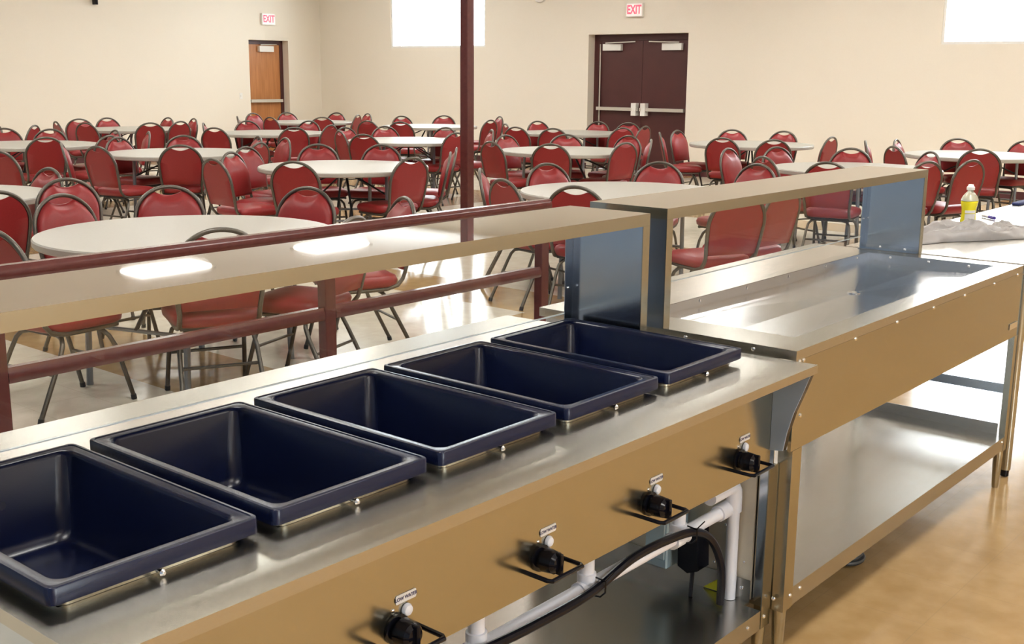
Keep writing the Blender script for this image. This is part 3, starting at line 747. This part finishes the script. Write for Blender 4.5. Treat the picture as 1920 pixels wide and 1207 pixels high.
# ------------------------------------------------------------------ cold table
ZB, BX0, BX1, BY0, BY1 = .8603, 2.592, 4.400, 1.252, 2.075
B = thing('cold_table', 'far stainless steel cold table with shallow empty basin', 'serving table', (3.5, 1.65, 0))
RX, RY = (2.735, 4.317), (1.330, 1.812)
MB().plate([BX0, RX[0] - .001, RX[1] + .001, BX1], [BY0, RY[0] - .001, RY[1] + .001, BY1], {(1, 1)}, ZB - .0255, ZB, lambda u, v, w: (u, v, w)).build('countertop', STEEL_TOP, B, smooth=False)
cx, cy, zc, ze = 3.66, 1.575, .818, .834
b = MB()
C4 = [(RX[0], RY[0]), (RX[1], RY[0]), (RX[1], RY[1]), (RX[0], RY[1])]
M4 = [(cx, RY[0]), (RX[1], cy), (cx, RY[1]), (RX[0], cy)]
for k in range(4):
    c0 = C4[k]; m0 = M4[k]; m1 = M4[k - 1]
    zm = (ze + zc) / 2 - .004
    b.poly((*c0, ze), (*m0, zm), (cx, cy, zc), (*m1, zm))
    c1 = C4[(k + 1) % 4]
    b.poly((*c0, ZB - .001), (*m0, ZB - .001), (*m0, zm), (*c0, ze)); b.poly((*m0, ZB - .001), (*c1, ZB - .001), (*c1, ze), (*m0, zm))
bas = b.build('basin', STEEL_WELL, B, smooth=False)
MB().lathe([(.022, .001), (.022, .0035), (.015, .004), (.004, .003)], (cx, cy, zc), 20).build('drain', CHROME, bas)
for x in (2.80, 3.06, 3.357, 3.652, 3.943, 4.22):
    screw((x, RY[1] - .0005, ZB - .012), (0, -1, 0), bas, .005)
for y in (1.42, 1.57, 1.72):
    screw((RX[1] - .0005, y, ZB - .012), (-1, 0, 0), bas, .005)
fp = MB().box(BX0, BX1 - .002, BY0, BY0 + .010, .5974, ZB - .026).build('front_panel', STEEL_FRONT, B, smooth=False)
for x, z in ((2.612, .846), (2.634, .846), (2.944, .848), (3.231, .849), (3.518, .849), (3.792, .849), (4.086, .849), (4.34, .849)):
    screw((x, BY0, z - .016), (0, -1, 0), fp, .006)
screw((2.633, BY0, .685), (0, -1, 0), fp, .006)
MB().box(4.30, 4.385, BY0 - .004, BY0 - .0005, .632, .655, .001).build('hinge_plate', CHROME, fp)
for y in (1.574, 1.372):
    screw((BX0, y, .847), (-1, 0, 0), B, .006)
le = MB().box(BX0, BX0 + .004, BY0 + .046, 2.05, .155, ZB - .026).build('end_panel', STEEL_END, B, smooth=False)
LG = [angle_leg(B, BX0 + .010, BY0 - .0005, -1, 1, .152, .597, .052, .04), angle_leg(B, BX1 + .010, BY0 - .0005, 1, 1, .152, .597, .03, .03), angle_leg(B, BX0 + .010, 2.06, -1, -1, .152, .597), angle_leg(B, BX1 + .010, 2.06, 1, -1, .152, .597)]
screw((2.64, BY0 - .0005, .188), (0, -1, 0), LG[0], .006); screw((BX0 + .0, 1.275, .189), (-1, 0, 0), LG[0], .006)
sh = MB().box(2.655, 4.405, BY0 + .001, 2.03, .200, .207).box(2.655, 4.380, BY0 + .001, BY0 + .004, .155, .200).box(4.402, 4.405, BY0 + .035, 2.03, .207, .248).box(2.655, 4.40, 2.03, 2.033, .155, .25).build('undershelf', STEEL_SHELF, B, smooth=False)
screw((2.70, BY0 + .001, .188), (0, -1, 0), sh, .006); screw((4.36, BY0 + .001, .19), (0, -1, 0), sh, .006)
ob = overshelf(B, 2.5826, 4.4223, 1.639, 1.8924, 1.1567, 1.1859, ZB, False)
br = MB().box(4.385, 4.408, 1.645, 1.885, ZB + .0008, ZB + .003).box(4.406, 4.4085, 1.645, 1.885, ZB + .003, ZB + .022).build('base_bracket', STEEL_END, ob, smooth=False)
for y in (1.70, 1.80): screw((4.406, y, ZB + .012), (-1, 0, 0), br, .005)

# ------------------------------------------------------------------ work table at the right
W = thing('work_table', 'steel work table cut by the right edge, holding soap bottle and bag', 'table', (5.8, 1.6, 0))
MB().box(4.432, 7.3, 1.25, 1.955, .820, .860, .003).build('tabletop', STEEL_TOP, W, smooth=False)
for x, y in ((4.545, 1.285), (4.545, 1.90), (7.2, 1.285), (7.2, 1.90)):
    lg = MB().tube([(x, y, .030), (x, y, .8195)], .0205, 16).build('leg', STEEL_FRONT, W)
    MB().lathe([(.012, .001), (.016, .004), (.016, .032)], (x, y, 0), 12).build('foot', BLACK, lg)
MB().box(4.53, 4.56, 1.306, 1.879, .335, .372).build('cross_rail', STEEL_END, W, smooth=False)
MB().box(4.566, 7.179, 1.89, 1.91, .335, .372).build('cross_rail', STEEL_END, W, smooth=False)

# dish soap bottle
S = thing('soap_bottle', 'yellow dish soap bottle with white cap on work table', 'bottle', (5.40, 1.80, .8605))
zb = .8605
def oval(k, z, n=24): return [(5.40 + .056 * k * math.cos(2 * PI * j / n), 1.80 + .036 * k * math.sin(2 * PI * j / n), zb + z) for j in range(n)]
MB().loft([oval(.8, 0), oval(.92, .006), oval(.90, .03), oval(.80, .06), oval(.84, .085), oval(.98, .112), oval(.98, .118), oval(.9, .120), oval(.1, .120)]).build('soap', SOAP, S, sharp=60)
MB().loft([oval(1.0, .1205), oval(.96, .128), oval(.80, .141), oval(.55, .154), oval(.34, .161), oval(.32, .168), oval(.05, .1685)]).build('bottle_shoulder', CLEARP, S, sharp=60)
MB().lathe([(.018, .169), (.018, .182), (.014, .185), (.011, .193), (.002, .194)], (5.40, 1.80, zb), 16).build('cap', WHITE, S)
a0 = math.radians(215)
def bottle_pt(a, z, off=.001):
    return (5.40 + (.047 + off) * math.cos(a), 1.80 + (.0315 + off) * math.sin(a), zb + z)
lbp = MB()
for rows in ((.035, .062, .0012), (.066, .078, .0012)):
    n = 8; A0 = [math.radians(180 + 75 * k / n) for k in range(n + 1)]
    lbp.loft([[bottle_pt(a, rows[0], .0005) for a in A0] + [bottle_pt(a, rows[0], .003) for a in reversed(A0)], [bottle_pt(a, rows[1], .0005) for a in A0] + [bottle_pt(a, rows[1], .003) for a in reversed(A0)]])
lbp.build('bottle_label', LABEL, S)

# crumpled plastic bag in front of the bottle
def make_bag():
    bm = MB(); n, m = 54, 30
    c = Vector((5.06, 1.635, 0)); ax = Vector((.50, -.10, 0)); ay = Vector((.16, .52, 0))
    # ax runs across the picture, ay away from it
    ax = Vector((.36, -.20, 0)) ; ay = Vector((.065, .10, 0))
    top, bot = [], []
    for j in range(m + 1):
        rt, rb = [], []
        for i in range(n + 1):
            u, v = 2 * i / n - 1, 2 * j / m - 1
            w = .62 + .38 * math.cos(u * 3.0 + .6) ** 2
            edge = max(0, (1 - abs(u) ** 3) * (1 - abs(v) ** 3))
            q = c + ax * u + ay * v * w * (1 + .25 * math.sin(5 * u))
            nz = noise.fractal(Vector((u * 2.6, v * 2.0, 1.7)), 1.0, 2.1, 4)
            nx = noise.fractal(Vector((u * 2.2 + 9, v * 2.2, 4.1)), 1.0, 2.0, 4)
            ridge = abs(noise.noise(Vector((u * 4.5 + v * 2, v * 3.0 - u, 7.3))))
            h = edge ** .55 * (.030 + .030 * math.exp(-((u + .25) / .36) ** 2) + .030 * nz - .050 * ridge + .014)
            rt.append(bm.bm.verts.new((q.x + .02 * nx, q.y + .02 * nz, .8625 + max(.0015, h))))
            rb.append(bm.bm.verts.new((q.x + .02 * nx, q.y + .02 * nz, .8612)))
        top.append(rt); bot.append(rb)
    for j in range(m):
        for i in range(n):
            bm.bm.faces.new((top[j][i], top[j][i + 1], top[j + 1][i + 1], top[j + 1][i]))
            bm.bm.faces.new((bot[j][i], bot[j + 1][i], bot[j + 1][i + 1], bot[j][i + 1]))
    for i in range(n):
        bm.bm.faces.new((top[0][i], bot[0][i], bot[0][i + 1], top[0][i + 1])); bm.bm.faces.new((top[m][i + 1], bot[m][i + 1], bot[m][i], top[m][i]))
    for j in range(m):
        bm.bm.faces.new((top[j][0], top[j + 1][0], bot[j + 1][0], bot[j][0])); bm.bm.faces.new((top[j + 1][n], top[j][n], bot[j][n], bot[j + 1][n]))
    return bm.build('plastic_bag', BAGM, org=(5.06, 1.635, .86), sharp=80)
tag(make_bag(), 'crumpled translucent grey plastic bag lying before the soap bottle', 'bag')
mk = thing('marker_pen', 'short purple marker pen lying on work table behind the bag', 'pen', (5.79, 1.83, .868))
MB().tube([(5.825, 1.872, .8685), (5.785, 1.828, .8685)], .007, 10).build('barrel', LABEL, mk)
MB().tube([(5.7845, 1.8275, .8685), (5.752, 1.792, .8685)], .008, 10).build('pen_cap', MARK, mk)
tag(MB().box(6.50, 6.78, 1.90, 1.945, .8605, .875, .004).build('folded_cloth', NAVY, org=(6.64, 1.92, .86)), 'flat dark navy item at back edge of work table, right edge', 'cloth')
# coiled hose on the floor under the cold table
hp = []
for k in range(90):
    a = k / 90 * 2 * PI * 3.2; rr_ = .055 - .010 * (k // 28)
    hp.append((3.36 + rr_ * math.cos(a), 1.40 + rr_ * .8 * math.sin(a), .008 + .012 * (k / 28)))
tag(MB().tube(hp, .0075, 8).build('coiled_hose', COIL, org=(3.36, 1.40, 0)), 'small coil of dark hose on floor under the cold table', 'hose')

# ------------------------------------------------------------------ camera, world, output look
cam = bpy.data.cameras.new('camera'); co = bpy.data.objects.new('camera', cam); COL.objects.link(co)
F, PITCH, ROLL, YAW, EYE = 2158.33, 0.211528, -0.008348, 0.699241, 1.528027
fw = Vector((math.cos(YAW) * math.cos(PITCH), math.sin(YAW) * math.cos(PITCH), -math.sin(PITCH)))
rt = Vector((math.sin(YAW), -math.cos(YAW), 0)); up = rt.cross(fw)
r2 = rt * math.cos(ROLL) - up * math.sin(ROLL); u2 = up * math.cos(ROLL) + rt * math.sin(ROLL)
M3 = Matrix((r2, u2, -fw)).transposed().to_4x4(); M3.translation = (0, 0, EYE)
co.matrix_world = M3
cam.sensor_fit = 'HORIZONTAL'; cam.sensor_width = 36.0; cam.lens = F * 36.0 / 1920.0
cam.clip_start = 0.05; cam.clip_end = 200
SC.camera = co
w = bpy.data.worlds.new('daylight'); SC.world = w; w.use_nodes = True
w.node_tree.nodes['Background'].inputs['Color'].default_value = (0.90, 0.95, 1.0, 1)
w.node_tree.nodes['Background'].inputs['Strength'].default_value = WORLD_STR
for W_ in (W1, W2):
    la = bpy.data.lights.new('window_portal', 'AREA'); la.shape = 'RECTANGLE'; la.size = W_[1] - W_[0]; la.size_y = W_[3] - W_[2]
    la.cycles.is_portal = True
    lo = bpy.data.objects.new('window_portal', la); COL.objects.link(lo)
    lo.location = (XW + .14, (W_[0] + W_[1]) / 2, (W_[2] + W_[3]) / 2); lo.rotation_euler = Vector((-1, 0, 0)).to_track_quat('-Z', 'Z').to_euler()
la = bpy.data.lights.new('window_portal', 'AREA'); la.shape = 'RECTANGLE'; la.size = W3[1] - W3[0]; la.size_y = W3[3] - W3[2]; la.cycles.is_portal = True
lo = bpy.data.objects.new('window_portal', la); COL.objects.link(lo)
lo.location = ((W3[0] + W3[1]) / 2, YN - .16, (W3[2] + W3[3]) / 2); lo.rotation_euler = Vector((0, 1, 0)).to_track_quat('-Z', 'Z').to_euler()
vs_ = SC.view_settings
vs_.view_transform = 'Standard'; vs_.look = 'None'; vs_.exposure = EXPOSURE; vs_.gamma = 1.0; vs_.use_curve_mapping = False
SC.cycles.use_denoising = True
SC.cycles.max_bounces = 10; SC.cycles.diffuse_bounces = 5; SC.cycles.glossy_bounces = 5; SC.cycles.transparent_max_bounces = 12
SC.cycles.sample_clamp_indirect = 4.0
SC.cycles.sampling_pattern = 'TABULATED_SOBOL'
SC.cycles.caustics_reflective = False; SC.cycles.caustics_refractive = False
